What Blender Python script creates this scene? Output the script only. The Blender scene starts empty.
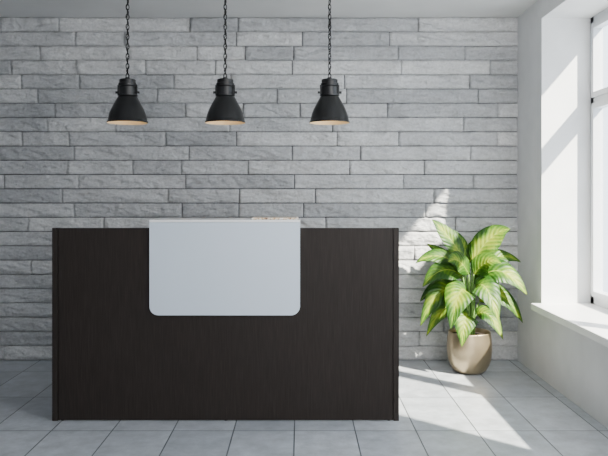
import bpy, bmesh, math, random
from mathutils import Vector, noise, Matrix
random.seed(7)
scene = bpy.context.scene
col = scene.collection

CAM_H = 1.253
WALL_Y = 5.316
RIGHT_X = 1.65
LEFT_X = -3.0
CEIL = 2.60
FRONT_Y = -1.5

# ---------------------------------------------------------------- helpers
def mesh_obj(name, bm, mat=None, parent=None, smooth=False, label=None):
    me = bpy.data.meshes.new(name)
    bm.normal_update()
    bm.to_mesh(me); bm.free()
    ob = bpy.data.objects.new(name, me)
    col.objects.link(ob)
    if mat: me.materials.append(mat)
    if smooth:
        for p in me.polygons: p.use_smooth = True
    if parent: ob.parent = parent
    if label: ob["label"] = label
    return ob

def add_box(bm, x0, x1, y0, y1, z0, z1):
    r = bmesh.ops.create_cube(bm, size=1.0)
    for v in r['verts']:
        v.co = Vector(((x0+x1)/2 + v.co.x*(x1-x0), (y0+y1)/2 + v.co.y*(y1-y0), (z0+z1)/2 + v.co.z*(z1-z0)))
    return r['verts']

def box(name, x0, x1, y0, y1, z0, z1, mat, parent=None, bevel=0.0, label=None):
    bm = bmesh.new(); add_box(bm, x0, x1, y0, y1, z0, z1)
    if bevel:
        bmesh.ops.bevel(bm, geom=bm.edges[:], offset=bevel, segments=2, affect='EDGES', profile=0.6)
    return mesh_obj(name, bm, mat, parent, label=label)

def lathe(bm, prof, seg=48, center=(0,0,0)):
    rings = []
    cx, cy, cz = center
    for r, z in prof:
        if r < 1e-5:
            rings.append([bm.verts.new((cx, cy, cz+z))])
        else:
            rings.append([bm.verts.new((cx+r*math.cos(2*math.pi*i/seg), cy+r*math.sin(2*math.pi*i/seg), cz+z)) for i in range(seg)])
    for a, b in zip(rings[:-1], rings[1:]):
        for i in range(seg):
            j = (i+1) % seg
            if len(a) == 1 and len(b) == 1: continue
            if len(a) == 1: bm.faces.new((a[0], b[j], b[i]))
            elif len(b) == 1: bm.faces.new((a[i], a[j], b[0]))
            else: bm.faces.new((a[i], a[j], b[j], b[i]))
    return rings

def tube(bm, pts, r0, r1=None, seg=8):
    if r1 is None: r1 = r0
    n = len(pts); prev = None; first = None
    for k, p in enumerate(pts):
        t = (pts[min(k+1, n-1)] - pts[max(k-1, 0)]).normalized()
        a = t.cross(Vector((0.3, 1, 0.1))).normalized(); b = t.cross(a)
        r = r0 + (r1-r0)*k/(n-1)
        ring = [bm.verts.new(p + (a*math.cos(2*math.pi*i/seg) + b*math.sin(2*math.pi*i/seg))*r) for i in range(seg)]
        if prev:
            for i in range(seg):
                j = (i+1) % seg
                bm.faces.new((prev[i], prev[j], ring[j], ring[i]))
        else: first = ring
        prev = ring
    bm.faces.new(first[::-1]); bm.faces.new(prev)

def empty(name, loc, label, category, group=None):
    e = bpy.data.objects.new(name, None)
    e.location = loc; e.empty_display_size = 0.1
    col.objects.link(e)
    e["label"] = label; e["category"] = category
    if group: e["group"] = group
    return e

class M:
    def __init__(s, name):
        s.m = bpy.data.materials.new(name); s.m.use_nodes = True
        s.t = s.m.node_tree; s.p = s.t.nodes["Principled BSDF"]; s.out = s.t.nodes["Material Output"]
    def n(s, typ, **kw):
        nd = s.t.nodes.new(typ)
        for k, v in kw.items():
            if k in nd.inputs: nd.inputs[k].default_value = v
            else: setattr(nd, k, v)
        return nd
    def l(s, a, b): s.t.links.new(a, b)
    def set(s, **kw):
        for k, v in kw.items(): s.p.inputs[k.replace('_', ' ')].default_value = v
        return s
    def ramp(s, fac, stops):
        r = s.t.nodes.new('ShaderNodeValToRGB')
        while len(r.color_ramp.elements) < len(stops): r.color_ramp.elements.new(0.5)
        for e, (p, c) in zip(r.color_ramp.elements, stops):
            e.position = p; e.color = (c[0], c[1], c[2], 1) if hasattr(c, '__len__') else (c, c, c, 1)
        s.l(fac, r.inputs['Fac']); return r
    def bump(s, h, strength=0.3, dist=0.01):
        b = s.n('ShaderNodeBump'); b.inputs['Strength'].default_value = strength; b.inputs['Distance'].default_value = dist
        s.l(h, b.inputs['Height']); s.l(b.outputs['Normal'], s.p.inputs['Normal']); return b
    def coord(s, scale=(1, 1, 1), rot=(0,0,0)):
        tc = s.n('ShaderNodeTexCoord'); mp = s.n('ShaderNodeMapping')
        mp.inputs['Scale'].default_value = scale; mp.inputs['Rotation'].default_value = rot
        s.l(tc.outputs['Object'], mp.inputs['Vector']); return mp.outputs['Vector']
    def noise(s, vec, scale, detail=4, rough=0.5):
        n = s.n('ShaderNodeTexNoise'); n.inputs['Scale'].default_value = scale
        n.inputs['Detail'].default_value = detail; n.inputs['Roughness'].default_value = rough
        s.l(vec, n.inputs['Vector']); return n.outputs['Fac']
    def math(s, op, a, b=None, clamp=False):
        n = s.n('ShaderNodeMath'); n.operation = op; n.use_clamp = clamp
        for i, v in enumerate((a, b)):
            if v is None: continue
            if isinstance(v, (int, float)): n.inputs[i].default_value = v
            else: s.l(v, n.inputs[i])
        return n.outputs[0]
    def mix(s, fac, a, b, mode='MIX'):
        n = s.n('ShaderNodeMix'); n.data_type = 'RGBA'; n.blend_type = mode
        for sock, v in ((n.inputs[0], fac), (n.inputs[6], a), (n.inputs[7], b)):
            if isinstance(v, (int, float)): sock.default_value = v
            elif isinstance(v, tuple): sock.default_value = (v[0], v[1], v[2], 1)
            else: s.l(v, sock)
        return n.outputs[2]

def plain(name, c, rough=0.5, metal=0.0, var=0.06, scale=30):
    m = M(name); v = m.coord(); nz = m.noise(v, scale)
    r = m.ramp(nz, [(0.3, tuple(x*(1-var) for x in c)), (0.7, tuple(min(1, x*(1+var)) for x in c))])
    m.l(r.outputs['Color'], m.p.inputs['Base Color'])
    m.set(Roughness=rough, Metallic=metal)
    return m

# ---------------------------------------------------------------- materials
# stone bricks
m = M("split_stone"); v = m.coord()
at = m.n('ShaderNodeAttribute'); at.attribute_name = "tone"
big = m.noise(v, 4, 5, 0.6); fine = m.noise(v, 60, 6, 0.65)
vs = m.coord((1, 1, 2.4)); med = m.noise(vs, 16, 8, 0.7)
base = m.ramp(at.outputs['Fac'], [(0.0, (0.50, 0.51, 0.53)), (0.5, (0.655, 0.663, 0.678)), (1.0, (0.80, 0.802, 0.807))])
r1 = m.ramp(big, [(0.3, 0.86), (0.7, 1.06)])
r2 = m.ramp(fine, [(0.3, 0.82), (0.7, 1.07)])
r3 = m.ramp(med, [(0.3, 0.84), (0.62, 1.03)])
c = m.mix(1.0, base.outputs['Color'], r1.outputs['Color'], 'MULTIPLY')
c = m.mix(1.0, c, r2.outputs['Color'], 'MULTIPLY')
c = m.mix(1.0, c, r3.outputs['Color'], 'MULTIPLY')
m.l(c, m.p.inputs['Base Color']); m.set(Roughness=0.85)
m.bump(m.math('ADD', fine, m.math('MULTIPLY', med, 2.2)), 0.9, 0.012)
STONE = m.m
MORTAR = plain("dark_joint", (0.07, 0.07, 0.075), 0.95).m

# floor
m = M("slate_floor_tile"); v = m.coord()
mp = m.n('ShaderNodeMapping'); tc = m.n('ShaderNodeTexCoord')
m.l(tc.outputs['Object'], mp.inputs['Vector']); mp.inputs['Location'].default_value = (0.03, 0.62, 0)
br = m.n('ShaderNodeTexBrick'); br.offset = 0.0; br.squash = 1.0
br.inputs['Scale'].default_value = 1.0; br.inputs['Brick Width'].default_value = 0.323
br.inputs['Row Height'].default_value = 0.62; br.inputs['Mortar Size'].default_value = 0.0038
br.inputs['Mortar Smooth'].default_value = 0.2; br.inputs['Bias'].default_value = 0.0
br.inputs['Color1'].default_value = (0.37, 0.40, 0.44, 1); br.inputs['Color2'].default_value = (0.48, 0.51, 0.55, 1)
br.inputs['Mortar'].default_value = (0.09, 0.10, 0.11, 1)
m.l(mp.outputs['Vector'], br.inputs['Vector'])
nz = m.noise(v, 9, 10, 0.68); n2 = m.noise(v, 60, 5, 0.6)
r1 = m.ramp(nz, [(0.28, 0.70), (0.72, 1.22)])
c = m.mix(1.0, br.outputs['Color'], r1.outputs['Color'], 'MULTIPLY')
m.l(c, m.p.inputs['Base Color'])
rr = m.ramp(nz, [(0.3, 0.28), (0.7, 0.42)]); m.l(rr.outputs['Color'], m.p.inputs['Roughness'])
h = m.math('SUBTRACT', m.math('MULTIPLY', nz, 0.9), br.outputs['Fac'])
h = m.math('ADD', h, m.math('MULTIPLY', n2, 0.2))
m.bump(h, 0.45, 0.007)
FLOOR = m.m

m = plain("white_plaster", (0.74, 0.745, 0.75), 0.85, 0, 0.04, 6)
m.bump(m.noise(m.coord(), 70, 6, 0.6), 0.25, 0.004)
PLASTER = m.m
CEILM = plain("ceiling_paint", (0.60, 0.605, 0.61), 0.9, 0, 0.03, 4).m
SILL = plain("sill_white", (0.84, 0.84, 0.84), 0.35, 0, 0.02).m
FRAME = plain("window_frame_shaded_white", (0.62, 0.64, 0.67), 0.35, 0, 0.02).m  # white frame greyed: its backlit shade is put into the colour

# espresso wood
m = M("espresso_woodgrain"); v = m.coord((70, 70, 2.0))
g = m.noise(v, 2.6, 8, 0.6); v2 = m.coord((300, 300, 6)); g2 = m.noise(v2, 1.5, 3)
gm = m.math('ADD', m.math('MULTIPLY', g, 0.5), m.math('MULTIPLY', g2, 0.5))
r = m.ramp(gm, [(0.3, (0.0135, 0.0100, 0.0085)), (0.5, (0.0220, 0.0170, 0.0147)), (0.7, (0.035, 0.0285, 0.025))])
m.l(r.outputs['Color'], m.p.inputs['Base Color']); m.set(Roughness=0.55)
m.p.inputs['Specular IOR Level'].default_value = 0.2
m.bump(gm, 0.1, 0.001)
WOOD = m.m
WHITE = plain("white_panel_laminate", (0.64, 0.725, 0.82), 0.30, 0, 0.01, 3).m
WHITETOP = plain("white_gloss_top", (0.97, 0.975, 0.98), 0.12, 0, 0.01, 3).m
STEEL = plain("brushed_steel", (0.6, 0.6, 0.6), 0.35, 1.0).m
BLACKP = plain("black_plastic", (0.015, 0.015, 0.015), 0.5).m
SHADE = plain("black_enamel", (0.007, 0.0073, 0.008), 0.30, 0, 0.15).m
CREAM = plain("cream_enamel_inner", (0.92, 0.74, 0.46), 0.5).m
m = plain("bulb_glass", (0.95, 0.85, 0.7), 0.2)
m.p.inputs['Emission Color'].default_value = (1, 0.74, 0.42, 1); m.p.inputs['Emission Strength'].default_value = 5.0
BULB = m.m
CHAIN = plain("black_chain_metal", (0.02, 0.02, 0.02), 0.4, 0.6).m
m = plain("champagne_metal_pot", (0.46, 0.37, 0.24), 0.32, 0.88, 0.03, 8)
POT = m.m
SOIL = plain("soil", (0.03, 0.02, 0.014), 0.95, 0, 0.5, 60).m
STEM = plain("plant_stem", (0.13, 0.26, 0.05), 0.5).m

# leaf
m = M("variegated_leaf")
uv = m.n('ShaderNodeUVMap'); uv.uv_map = "UVMap"
sx = m.n('ShaderNodeSeparateXYZ'); m.l(uv.outputs['UV'], sx.inputs[0])
e = m.math('MULTIPLY', m.math('ABSOLUTE', m.math('SUBTRACT', sx.outputs[0], 0.5)), 2.0)
t = sx.outputs[1]
vein = m.math('SINE', m.math('MULTIPLY', m.math('SUBTRACT', m.math('MULTIPLY', t, 9.0), m.math('MULTIPLY', e, 2.4)), 6.283))
oc = m.coord(); nz = m.noise(oc, 45, 4, 0.6); n2 = m.noise(oc, 8, 2)
f = m.math('MULTIPLY', e, 0.60)
f = m.math('ADD', f, m.math('MULTIPLY', m.math('SUBTRACT', nz, 0.5), 0.6))
f = m.math('ADD', f, m.math('MULTIPLY', vein, 0.09))
f = m.math('ADD', f, m.math('MULTIPLY', m.math('SUBTRACT', n2, 0.40), 2.0))
r = m.ramp(f, [(0.0, (0.25, 0.31, 0.018)), (0.22, (0.155, 0.24, 0.014)), (0.45, (0.062, 0.145, 0.010)), (0.78, (0.017, 0.062, 0.006))])
mid = m.ramp(e, [(0.0, 1.0), (0.05, 0.0)])
c = m.mix(mid.outputs['Color'], r.outputs['Color'], (0.28, 0.36, 0.05))
m.l(c, m.p.inputs['Base Color']); m.set(Roughness=0.42)
m.p.inputs['Specular IOR Level'].default_value = 0.25
m.bump(m.math('ADD', m.math('MULTIPLY', vein, 0.5), e), 0.4, 0.005)
tr = m.n('ShaderNodeBsdfTranslucent'); m.l(c, tr.inputs['Color'])
ms = m.n('ShaderNodeMixShader'); ms.inputs[0].default_value = 0.2
m.l(m.p.outputs[0], ms.inputs[1]); m.l(tr.outputs[0], ms.inputs[2]); m.l(ms.outputs[0], m.out.inputs['Surface'])
LEAF = m.m

# window glass (thin, lets light through)
m = M("window_glass"); m.t.nodes.remove(m.p)
tb = m.n('ShaderNodeBsdfTransparent'); tb.inputs['Color'].default_value = (0.95, 0.97, 0.98, 1)
gb = m.n('ShaderNodeBsdfGlossy'); gb.inputs['Roughness'].default_value = 0.02
ms = m.n('ShaderNodeMixShader'); ms.inputs[0].default_value = 0.05
m.l(tb.outputs[0], ms.inputs[1]); m.l(gb.outputs[0], ms.inputs[2]); m.l(ms.outputs[0], m.out.inputs['Surface'])
GLASS = m.m

def structure(ob): ob["kind"] = "structure"; return ob

# ---------------------------------------------------------------- room
structure(box("floor", LEFT_X, 2.1, FRONT_Y, WALL_Y+0.2, -0.1, 0.0, FLOOR))
structure(box("ceiling", LEFT_X-0.1, 2.1, FRONT_Y, WALL_Y+0.2, CEIL, CEIL+0.12, CEILM))
GREYP = plain("grey_plaster", (0.30, 0.31, 0.32), 0.85).m
structure(box("wall_left", LEFT_X-0.12, LEFT_X, FRONT_Y, WALL_Y+0.2, 0, CEIL, GREYP))
structure(box("wall_front", LEFT_X-0.12, 2.06, FRONT_Y-0.12, FRONT_Y, 0, CEIL, PLASTER))

# stone wall: one mesh, slabs with split faces
def back_wall():
    verts, faces, tones, mats = [], [], [], []
    rows = 24; rh = CEIL/rows; gap = 0.0024
    def hgt(x, z, s):
        a = noise.noise(Vector((x*5+s, z*11, s)))
        rd = 1-abs(noise.noise(Vector((x*9+z*9+s, z*22, s+5))))*2
        b = noise.noise(Vector((x*26, z*40, s+7)))
        c_ = noise.noise(Vector((x*60, z*70, s+9)))
        q = noise.noise(Vector((x*3.4+s*2+z*6, z*8+x*2, s+3)))*2.8
        fl = math.floor(q); fr = q-fl; step = (fl + min(1, max(0, (fr-0.42)/0.12)))/2.8
        return 0.010*a + 0.008*rd + 0.0060*b + 0.0032*c_ + 0.024*step
    for rI in range(rows):
        z0 = rI*rh+gap; z1 = (rI+1)*rh-gap
        x = LEFT_X - random.uniform(0, 0.6)
        while x < RIGHT_X:
            L = random.choice([0.42, 0.55, 0.7, 0.82, 0.95]) + random.uniform(-0.06, 0.06)
            if x+L > RIGHT_X-0.14: L = max(0.2, RIGHT_X+0.02-x)
            xa, xb = max(x, LEFT_X)+gap, min(x+L, RIGHT_X+0.01)-gap
            x += L
            if xb-xa < 0.03: continue
            off = random.uniform(0.0, 0.009); s = random.uniform(0, 100); tone = min(1, max(0, random.gauss(0.5, 0.3)))
            nx = max(3, int((xb-xa)/0.009)); nz = 12
            tl = random.uniform(-0.005, 0.005); tz = random.uniform(-0.004, 0.004)
            i0 = len(verts)
            for j in range(nz+1):
                for i in range(nx+1):
                    u, w = i/nx, j/nz
                    X = xa+(xb-xa)*u; Z = z0+(z1-z0)*w
                    if j in (0, nz) or i in (0, nx):
                        Y = WALL_Y + 0.022
                    else:
                        if j == 1: Z = z0+0.0005
                        if j == nz-1: Z = z1-0.0005
                        if i == 1: X = xa+0.0005
                        if i == nx-1: X = xb-0.0005
                        dd = min(j-1, nz-1-j, (i-1)*0.8, (nx-1-i)*0.8)
                        k = 0.5 + 0.5*min(1, dd/2.0)
                        Y = WALL_Y - 0.004 - off - hgt(X, Z, s)*k - tl*(u-0.5)*2 - tz*(w-0.5)*2
                        Y = min(Y, WALL_Y+0.010)
                    verts.append((X, Y, Z))
            for j in range(nz):
                for i in range(nx):
                    a = i0+j*(nx+1)+i
                    faces.append((a, a+1, a+nx+2, a+nx+1)); tones.append(tone); mats.append(0)
    # backing block
    i0 = len(verts)
    y0, y1 = WALL_Y+0.014, WALL_Y+0.2
    for X, Y, Z in [(LEFT_X, y0, 0), (2.1, y0, 0), (2.1, y1, 0), (LEFT_X, y1, 0), (LEFT_X, y0, CEIL), (2.1, y0, CEIL), (2.1, y1, CEIL), (LEFT_X, y1, CEIL)]:
        verts.append((X, Y, Z))
    for f in [(0,1,5,4), (1,2,6,5), (2,3,7,6), (3,0,4,7), (4,5,6,7), (0,3,2,1)]:
        faces.append(tuple(i0+k for k in f)); tones.append(0.5); mats.append(1)
    me = bpy.data.meshes.new("wall_back"); me.from_pydata(verts, [], faces); me.update()
    at = me.attributes.new("tone", 'FLOAT', 'FACE'); at.data.foreach_set("value", tones)
    me.materials.append(STONE); me.materials.append(MORTAR)
    me.polygons.foreach_set("material_index", mats)
    me.polygons.foreach_set("use_smooth", [mm == 0 for mm in mats])
    ob = bpy.data.objects.new("wall_back", me); col.objects.link(ob)
    return structure(ob)
back_wall()

# right wall with window opening
WY0, WY1 = 2.50, 4.78      # window opening extents along depth
WZ0, WZ1 = 0.47, 2.46
XO = 2.06
bm = bmesh.new()
add_box(bm, RIGHT_X, XO, WY1, WALL_Y+0.01, 0, CEIL)
add_box(bm, RIGHT_X, XO, FRONT_Y, WY0, 0, CEIL)
add_box(bm, RIGHT_X, XO, WY0, WY1, 0, WZ0)
add_box(bm, RIGHT_X, XO, WY0, WY1, WZ1, CEIL)
structure(mesh_obj("wall_right", bm, PLASTER))
structure(box("trim_1", 1.575, 1.99, WY0-0.05, WY1+0.0, WZ0, WZ0+0.045, SILL, bevel=0.006))

# window
bm = bmesh.new()
fx0, fx1 = 1.985, 2.045
zb = WZ0+0.04
add_box(bm, fx0, fx1, WY0, WY0+0.05, zb, WZ1)
add_box(bm, fx0, fx1, WY1-0.05, WY1, zb, WZ1)
add_box(bm, fx0, fx1, WY0, WY1, WZ1-0.06, WZ1)
add_box(bm, fx0, fx1, WY0, WY1, zb, zb+0.07)
add_box(bm, fx0, fx1, WY0, WY1, 1.86, 1.92)
ym = (WY0+WY1)/2
add_box(bm, fx0, fx1, ym-0.04, ym+0.04, zb, WZ1)
# inner sash beads
for a, b in ((WY0+0.05, ym-0.04), (ym+0.04, WY1-0.05)):
    for z0, z1 in ((zb+0.07, 1.86), (1.92, WZ1-0.06)):
        w = 0.026; s0, s1 = fx0-0.014, fx1-0.01
        add_box(bm, s0, s1, a-0.01, a+w, z0-0.01, z1+0.01); add_box(bm, s0, s1, b-w, b+0.01, z0-0.01, z1+0.01)
        add_box(bm, s0, s1, a+w, b-w, z0-0.01, z0+w); add_box(bm, s0, s1, a+w, b-w, z1-w, z1+0.01)
win = structure(mesh_obj("window_1", bm, FRAME))
pane = box("window_pane", 2.010, 2.016, WY0+0.05, WY1-0.05, zb+0.05, WZ1-0.05, GLASS, win)
pane["label"] = "clear glass pane"

# ---------------------------------------------------------------- reception desk
DX0, DX1, DY, DH = -1.375, 0.549, 3.881, 1.07
desk = empty("reception_desk", ((DX0+DX1)/2, DY+0.37, 0), "dark espresso wood reception desk with white front panel", "reception desk")
inv = Matrix.Translation(-Vector(desk.location))
def dpart(ob):
    ob.matrix_parent_inverse = inv; return ob
def gable(x0, x1):
    bm = bmesh.new()
    prof = [(DY, 0.0), (DY+0.74, 0.0), (DY+0.74, 0.74), (DY+0.10, 0.74), (DY+0.05, DH), (DY, DH)]
    a = [bm.verts.new((x0, y, z)) for y, z in prof]; b = [bm.verts.new((x1, y, z)) for y, z in prof]
    bm.faces.new(a); bm.faces.new(b[::-1])
    for i in range(len(prof)):
        j = (i+1) % len(prof); bm.faces.new((a[j], a[i], b[i], b[j]))
    bmesh.ops.recalc_face_normals(bm, faces=bm.faces[:])
    bmesh.ops.bevel(bm, geom=bm.edges[:], offset=0.001, segments=2, affect='EDGES')
    return dpart(mesh_obj("end_panel", bm, WOOD, desk))
gable(DX0, DX0+0.031); gable(DX1-0.031, DX1)
dpart(box("front_panel", DX0+0.034, DX1-0.034, DY+0.003, DY+0.03, 0.004, DH-0.0005, WOOD, desk, 0.001))
dpart(box("work_surface", DX0+0.031, DX1-0.031, DY+0.03, DY+0.74, 0.71, 0.74, WOOD, desk, 0.0015))
for gx in (DX0+0.055, DX1-0.055, (DX0+DX1)/2):
    bm = bmesh.new(); lathe(bm, [(0, 0), (0.009, 0), (0.010, 0.002), (0.008, 0.003), (0.008, 0.006), (0, 0.006)], 20, (gx, DY+0.0155, 0))
    dpart(mesh_obj("glide", bm, BLACKP, desk, True))
# white front panel with rounded lower corners
px0, px1, pz0, pz1, R = -0.832, 0.0, 0.588, 1.102, 0.050
bm = bmesh.new(); pts = [(px1, pz1), (px0, pz1)]
for k in range(13):
    a = math.pi + k/12*math.pi/2; pts.append((px0+R+R*math.cos(a), pz0+R+R*math.sin(a)))
for k in range(13):
    a = 1.5*math.pi + k/12*math.pi/2; pts.append((px1-R+R*math.cos(a), pz0+R+R*math.sin(a)))
yf = DY-0.014
fr = [bm.verts.new((x, yf, z)) for x, z in pts]; bk = [bm.verts.new((x, yf+0.014, z)) for x, z in pts]
bm.faces.new(fr); bm.faces.new(bk[::-1])
for i in range(len(pts)):
    j = (i+1) % len(pts); bm.faces.new((fr[j], fr[i], bk[i], bk[j]))
bmesh.ops.recalc_face_normals(bm, faces=bm.faces[:])
dpart(mesh_obj("modesty_panel", bm, WHITE, desk, label="white panel with rounded lower corners"))
dpart(box("counter_top", px0, px1, yf-0.003, DY+0.36, 1.104, 1.116, WHITETOP, desk, 0.001, label="glossy white transaction counter top"))
for bx in (px0+0.12, px1-0.12):
    bm = bmesh.new()
    prof = [(DY+0.03, 0.95), (DY+0.05, 0.95), (DY+0.05, 1.095), (DY+0.30, 1.095), (DY+0.30, 1.104), (DY+0.03, 1.104)]
    a = [bm.verts.new((bx-0.015, y, z)) for y, z in prof]; b = [bm.verts.new((bx+0.015, y, z)) for y, z in prof]
    bm.faces.new(a); bm.faces.new(b[::-1])
    for i in range(6):
        j = (i+1) % 6; bm.faces.new((a[j], a[i], b[i], b[j]))
    bmesh.ops.recalc_face_normals(bm, faces=bm.faces[:])
    dpart(mesh_obj("bracket", bm, STEEL, desk))

# ---------------------------------------------------------------- brochure on counter
BCOV = M("brochure_cover"); v = BCOV.coord((1, 1, 1)); nz = BCOV.noise(v, 70, 3)
r = BCOV.ramp(nz, [(0.0, (0.10, 0.06, 0.04)), (0.40, (0.62, 0.36, 0.16)), (0.48, (0.85, 0.70, 0.50)), (0.56, (0.92, 0.90, 0.87))]); r.color_ramp.interpolation = 'CONSTANT'
BCOV.l(r.outputs['Color'], BCOV.p.inputs['Base Color']); BCOV.set(Roughness=0.3)
bro = box("magazine", -0.27, -0.01, DY+0.02, DY+0.21, 1.1165, 1.1255, BCOV.m, None, 0.001)
bro["label"] = "thin magazine with orange and cream cover lying on white counter"; bro["category"] = "magazine"

# ---------------------------------------------------------------- pendant lamps
LY = 4.40; LZ = 1.706
def make_lamp():
    e = empty("pendant_lamp", (0, LY, LZ), "black metal bell-shaped pendant lamp with cream interior hanging on chain", "pendant lamp", "row of black pendant lamps above the desk")
    parts = []
    bm = bmesh.new()
    lathe(bm, [(0.125, 0.0), (0.127, 0.002), (0.127, 0.007), (0.123, 0.011), (0.119, 0.030), (0.112, 0.058), (0.101, 0.086), (0.088, 0.112), (0.075, 0.136), (0.066, 0.152), (0.060, 0.163), (0.053, 0.167), (0.030, 0.168)], 56)
    parts.append(mesh_obj("shade", bm, SHADE, e, True))
    bm = bmesh.new()
    lathe(bm, [(0.125, 0.0), (0.120, 0.010), (0.116, 0.030), (0.109, 0.058), (0.098, 0.085), (0.085, 0.110), (0.072, 0.134), (0.063, 0.150), (0.03, 0.160), (0, 0.161)], 56)
    parts.append(mesh_obj("shade_lining", bm, CREAM, e, True, label="cream enamelled shade interior"))
    bm = bmesh.new()
    prof = [(0.03, 0.166), (0.061, 0.169), (0.063, 0.177), (0.053, 0.179), (0.053, 0.226),
            (0.050, 0.229), (0.057, 0.232), (0.057, 0.247), (0.051, 0.250), (0.051, 0.270), (0.048, 0.273), (0.016, 0.275), (0.014, 0.285), (0, 0.286)]
    lathe(bm, prof, 40)
    parts.append(mesh_obj("socket", bm, SHADE, e, False))
    for s in (-1, 1):
        bm = bmesh.new()
        add_box(bm, s*0.057-0.004, s*0.057+0.004, -0.01, 0.01, 0.175, 0.238)
        add_box(bm, s*0.067-0.008, s*0.067+0.008, -0.007, 0.007, 0.184, 0.198)
        parts.append(mesh_obj("socket_bracket", bm, SHADE, e))
    bm = bmesh.new()
    lathe(bm, [(0, 0.045), (0.016, 0.048), (0.028, 0.060), (0.032, 0.076), (0.028, 0.092), (0.018, 0.110), (0.015, 0.150), (0.0, 0.150)], 28)
    parts.append(mesh_obj("bulb", bm, BULB, e, True))
    bm = bmesh.new()
    z = 0.282; k = 0; top = CEIL-LZ-0.02
    while z < top:
        L = 0.019; W = 0.0095; r = 0.0030; n = 14; rings = []
        ang = math.radians(25 + (90 if k % 2 else 0))
        for i in range(n):
            a = 2*math.pi*i/n
            cx, cz = W*math.cos(a), L*math.sin(a)
            tx, tz = -W*math.sin(a), L*math.cos(a); tl = math.hypot(tx, tz); nx_, nz_ = tz/tl, -tx/tl
            ring = []
            for q in range(6):
                b = 2*math.pi*q/6
                lx = cx + nx_*r*math.cos(b); ly = r*math.sin(b); lz = cz + nz_*r*math.cos(b)
                ring.append(bm.verts.new((lx*math.cos(ang)-ly*math.sin(ang), lx*math.sin(ang)+ly*math.cos(ang), z+0.012+lz)))
            rings.append(ring)
        for i in range(n):
            A, B = rings[i], rings[(i+1) % n]
            for q in range(6):
                q2 = (q+1) % 6; bm.faces.new((A[q], A[q2], B[q2], B[q]))
        z += 0.031; k += 1
    tube(bm, [Vector((0.007*math.sin(i*0.7), 0.007*math.cos(i*0.7), 0.28+(top-0.28)*i/80)) for i in range(81)], 0.0022, seg=6)
    bmesh.ops.recalc_face_normals(bm, faces=bm.faces[:])
    parts.append(mesh_obj("chain", bm, CHAIN, e, True))
    bm = bmesh.new(); h = CEIL-LZ
    lathe(bm, [(0, h-0.032), (0.012, h-0.03), (0.045, h-0.016), (0.052, h-0.004), (0.052, h), (0, h)], 32)
    parts.append(mesh_obj("ceiling_rose", bm, SHADE, e, True))
    return e, parts
e0, parts = make_lamp()
xs = [-1.084, -0.470, 0.186]
e0.location.x = xs[0]
for x in xs[1:]:
    e = e0.copy(); col.objects.link(e); e.location.x = x
    for p in parts:
        q = p.copy(); q.parent = e; col.objects.link(q)

# ---------------------------------------------------------------- potted plant
U = 1/141.0
plant = empty("potted_plant", (1.20, 4.96, 0), "variegated green leafy dieffenbachia in champagne metal pot on tiled floor", "potted plant")
bm = bmesh.new()
lathe(bm, [(0, 0.0), (0.074, 0.0), (0.096, 0.005), (0.119, 0.024), (0.138, 0.06), (0.150, 0.10), (0.156, 0.15), (0.157, 0.19), (0.154, 0.24), (0.148, 0.278), (0.148, 0.287), (0.145, 0.290), (0.140, 0.286), (0.140, 0.26), (0.140, 0.20)], 72)
mesh_obj("pot", bm, POT, plant, True, label="rounded champagne gold metal pot")
bm = bmesh.new()
lathe(bm, [(0, 0.262), (0.08, 0.266), (0.143, 0.258)], 40)
mesh_obj("soil", bm, SOIL, plant, True)

leaves = [ # bx,by,bz, tx,ty,tz, width, arch
 (-6, 2, 114, -36, 8, 152, 18, 4), (3, 0, 110, 39, -6, 143, 25, 10), (-8, 0, 104, -55, -6, 109, 19, 12),
 (-8, -5, 96, -50, -18, 87, 23, 14), (6, 0, 102, 53, 4, 109, 19, 12), (8, -6, 94, 51, -20, 80, 28, 18),
 (3, -12, 86, 19, -36, 57, 29, 18), (-6, -12, 82, -26, -34, 49, 29, 18), (-10, 0, 76, -51, -12, 48, 23, 22),
 (10, 0, 70, 51, -8, 50, 24, 21), (-4, -12, 58, -14, -28, 31, 26, 14),
 (-2, 8, 112, -16, 14, 142, 16, 4), (2, 8, 108, 17, 16, 134, 16, 4), (-6, 6, 92, -40, 16, 127, 15, 6),
 (8, 10, 86, 49, 24, 94, 17, 12), (-4, 10, 76, -45, 26, 66, 20, 16), (4, 10, 76, 44, 26, 64, 19, 16),
 (-2, -6, 98, -26, -22, 112, 22, 9), (3, -6, 98, 26, -22, 110, 24, 9),
 (-6, 4, 62, -42, 6, 34, 18, 18), (6, -4, 58, 28, -20, 36, 20, 14),
]
bmL = bmesh.new(); uvl = bmL.loops.layers.uv.new("UVMap"); bmS = bmesh.new()
rnd = random.Random(3)
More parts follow.
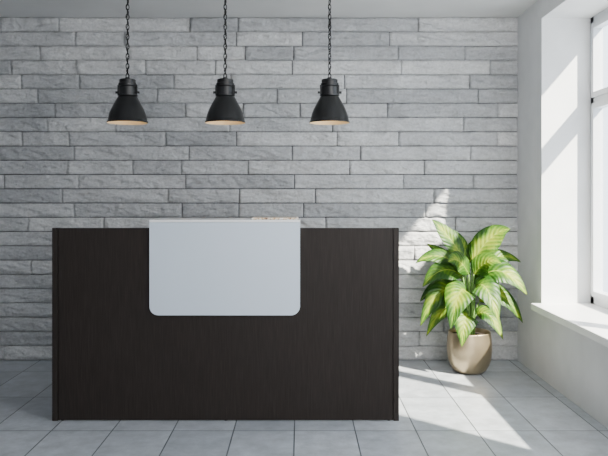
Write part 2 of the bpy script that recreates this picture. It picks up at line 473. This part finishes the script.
for idx, (bx, by, bz, tx, ty, tz, W, arch) in enumerate(leaves):
    B = Vector((bx, by, bz))*U; T = Vector((tx, ty, tz))*U; W *= U*0.56; arch *= U
    mid = (B+T)/2 + Vector((0, 0, arch*1.6))
    NT, NS = 22, 8
    hint = Vector((rnd.uniform(-0.25, 0.25), -0.85, 0.65)).normalized()
    grid = []
    ph = rnd.uniform(0, 6)
    tw = rnd.uniform(-0.35, 0.35)
    for i in range(NT+1):
        t = i/NT
        P = B*(1-t)**2 + mid*2*t*(1-t) + T*t*t
        tan = ((mid-B)*(1-t) + (T-mid)*t).normalized()
        side = tan.cross(hint).normalized()
        nrm = side.cross(tan).normalized()
        ang = tw*t
        side, nrm = side*math.cos(ang)+nrm*math.sin(ang), nrm*math.cos(ang)-side*math.sin(ang)
        w = W*(math.sin(math.pi*t**0.76)**0.84)*(1-0.22*t) if 0 < t < 1 else 0.0004
        row = []
        for j in range(NS+1):
            s = -1+2*j/NS
            wave = math.sin(t*11+ph+(1.3 if s > 0 else 0))*0.06*w*abs(s)**2
            cup = 0.26*w*(abs(s)**1.1) - 0.24*w*abs(s)**3
            row.append(bmL.verts.new(P + side*(s*w) + nrm*(cup+wave)))
        grid.append(row)
    for i in range(NT):
        for j in range(NS):
            f = bmL.faces.new((grid[i][j], grid[i][j+1], grid[i+1][j+1], grid[i+1][j])); f.smooth = True
            for lp, (a, b) in zip(f.loops, ((i, j), (i, j+1), (i+1, j+1), (i+1, j))):
                lp[uvl].uv = (b/NS, a/NT)
    R0 = Vector((max(-8, min(8, bx*0.5)), by*0.4, 36))*U
    c1 = Vector((R0.x*0.7, R0.y*0.7, R0.z*0.3+B.z*0.7))
    pts = []
    for i in range(9):
        t = i/8; pts.append(R0*(1-t)**2 + c1*2*t*(1-t) + B*t*t)
    tube(bmS, pts, 0.0065, 0.0035, 8)
for k in range(3):
    a = k*2.1; pts = [Vector((math.cos(a)*0.025*(1-0.4*i/6), math.sin(a)*0.025*(1-0.4*i/6), 0.255+0.33*i/6)) for i in range(7)]
    tube(bmS, pts, 0.013, 0.008, 10)
mesh_obj("stem", bmS, STEM, plant, True, label="green leaf stalks")
mesh_obj("foliage", bmL, LEAF, plant, True, label="broad pointed yellow-green leaves with darker green patches")

# ---------------------------------------------------------------- light
w = bpy.data.worlds.new("World"); scene.world = w; w.use_nodes = True
bg = w.node_tree.nodes['Background']; bg.inputs['Color'].default_value = (0.86, 0.925, 1.0, 1); bg.inputs['Strength'].default_value = 4.5
sl = bpy.data.lights.new("sun", 'SUN'); sl.energy = 38.0; sl.angle = math.radians(1.3); sl.color = (1.0, 0.91, 0.76)
so = bpy.data.objects.new("sun", sl); col.objects.link(so)
d = Vector((-1.03, 1.0, -1.20)); so.rotation_euler = d.to_track_quat('-Z', 'Y').to_euler(); so.location = (6, -2, 6)
# added fill lamps: side one for stone relief, rear one for overall brightness
def area(name, loc, tgt, sx, sy, e, c=(1, 0.985, 0.97)):
    al = bpy.data.lights.new(name, 'AREA'); al.shape = 'RECTANGLE'; al.size = sx; al.size_y = sy; al.energy = e; al.color = c
    ao = bpy.data.objects.new(name, al); col.objects.link(ao)
    ao.location = loc; ao.rotation_euler = (Vector(tgt)-ao.location).to_track_quat('-Z', 'Y').to_euler()
area("side_fill", (1.5, 1.9, 1.6), (-0.5, 4.6, 1.5), 1.1, 1.6, 66)
area("rear_fill", (0.6, -1.2, 1.5), (0.0, 4.5, 1.3), 2.4, 2.0, 62, (0.95, 0.975, 1.0))

# ---------------------------------------------------------------- camera
cd = bpy.data.cameras.new("camera"); cam = bpy.data.objects.new("camera", cd); col.objects.link(cam)
cam.location = (0, 0, CAM_H); cam.rotation_euler = (math.pi/2, 0, 0)
cd.sensor_width = 36; cd.lens = 36*700/608; cd.shift_x = 4/608; cd.shift_y = -33/608
scene.camera = cam
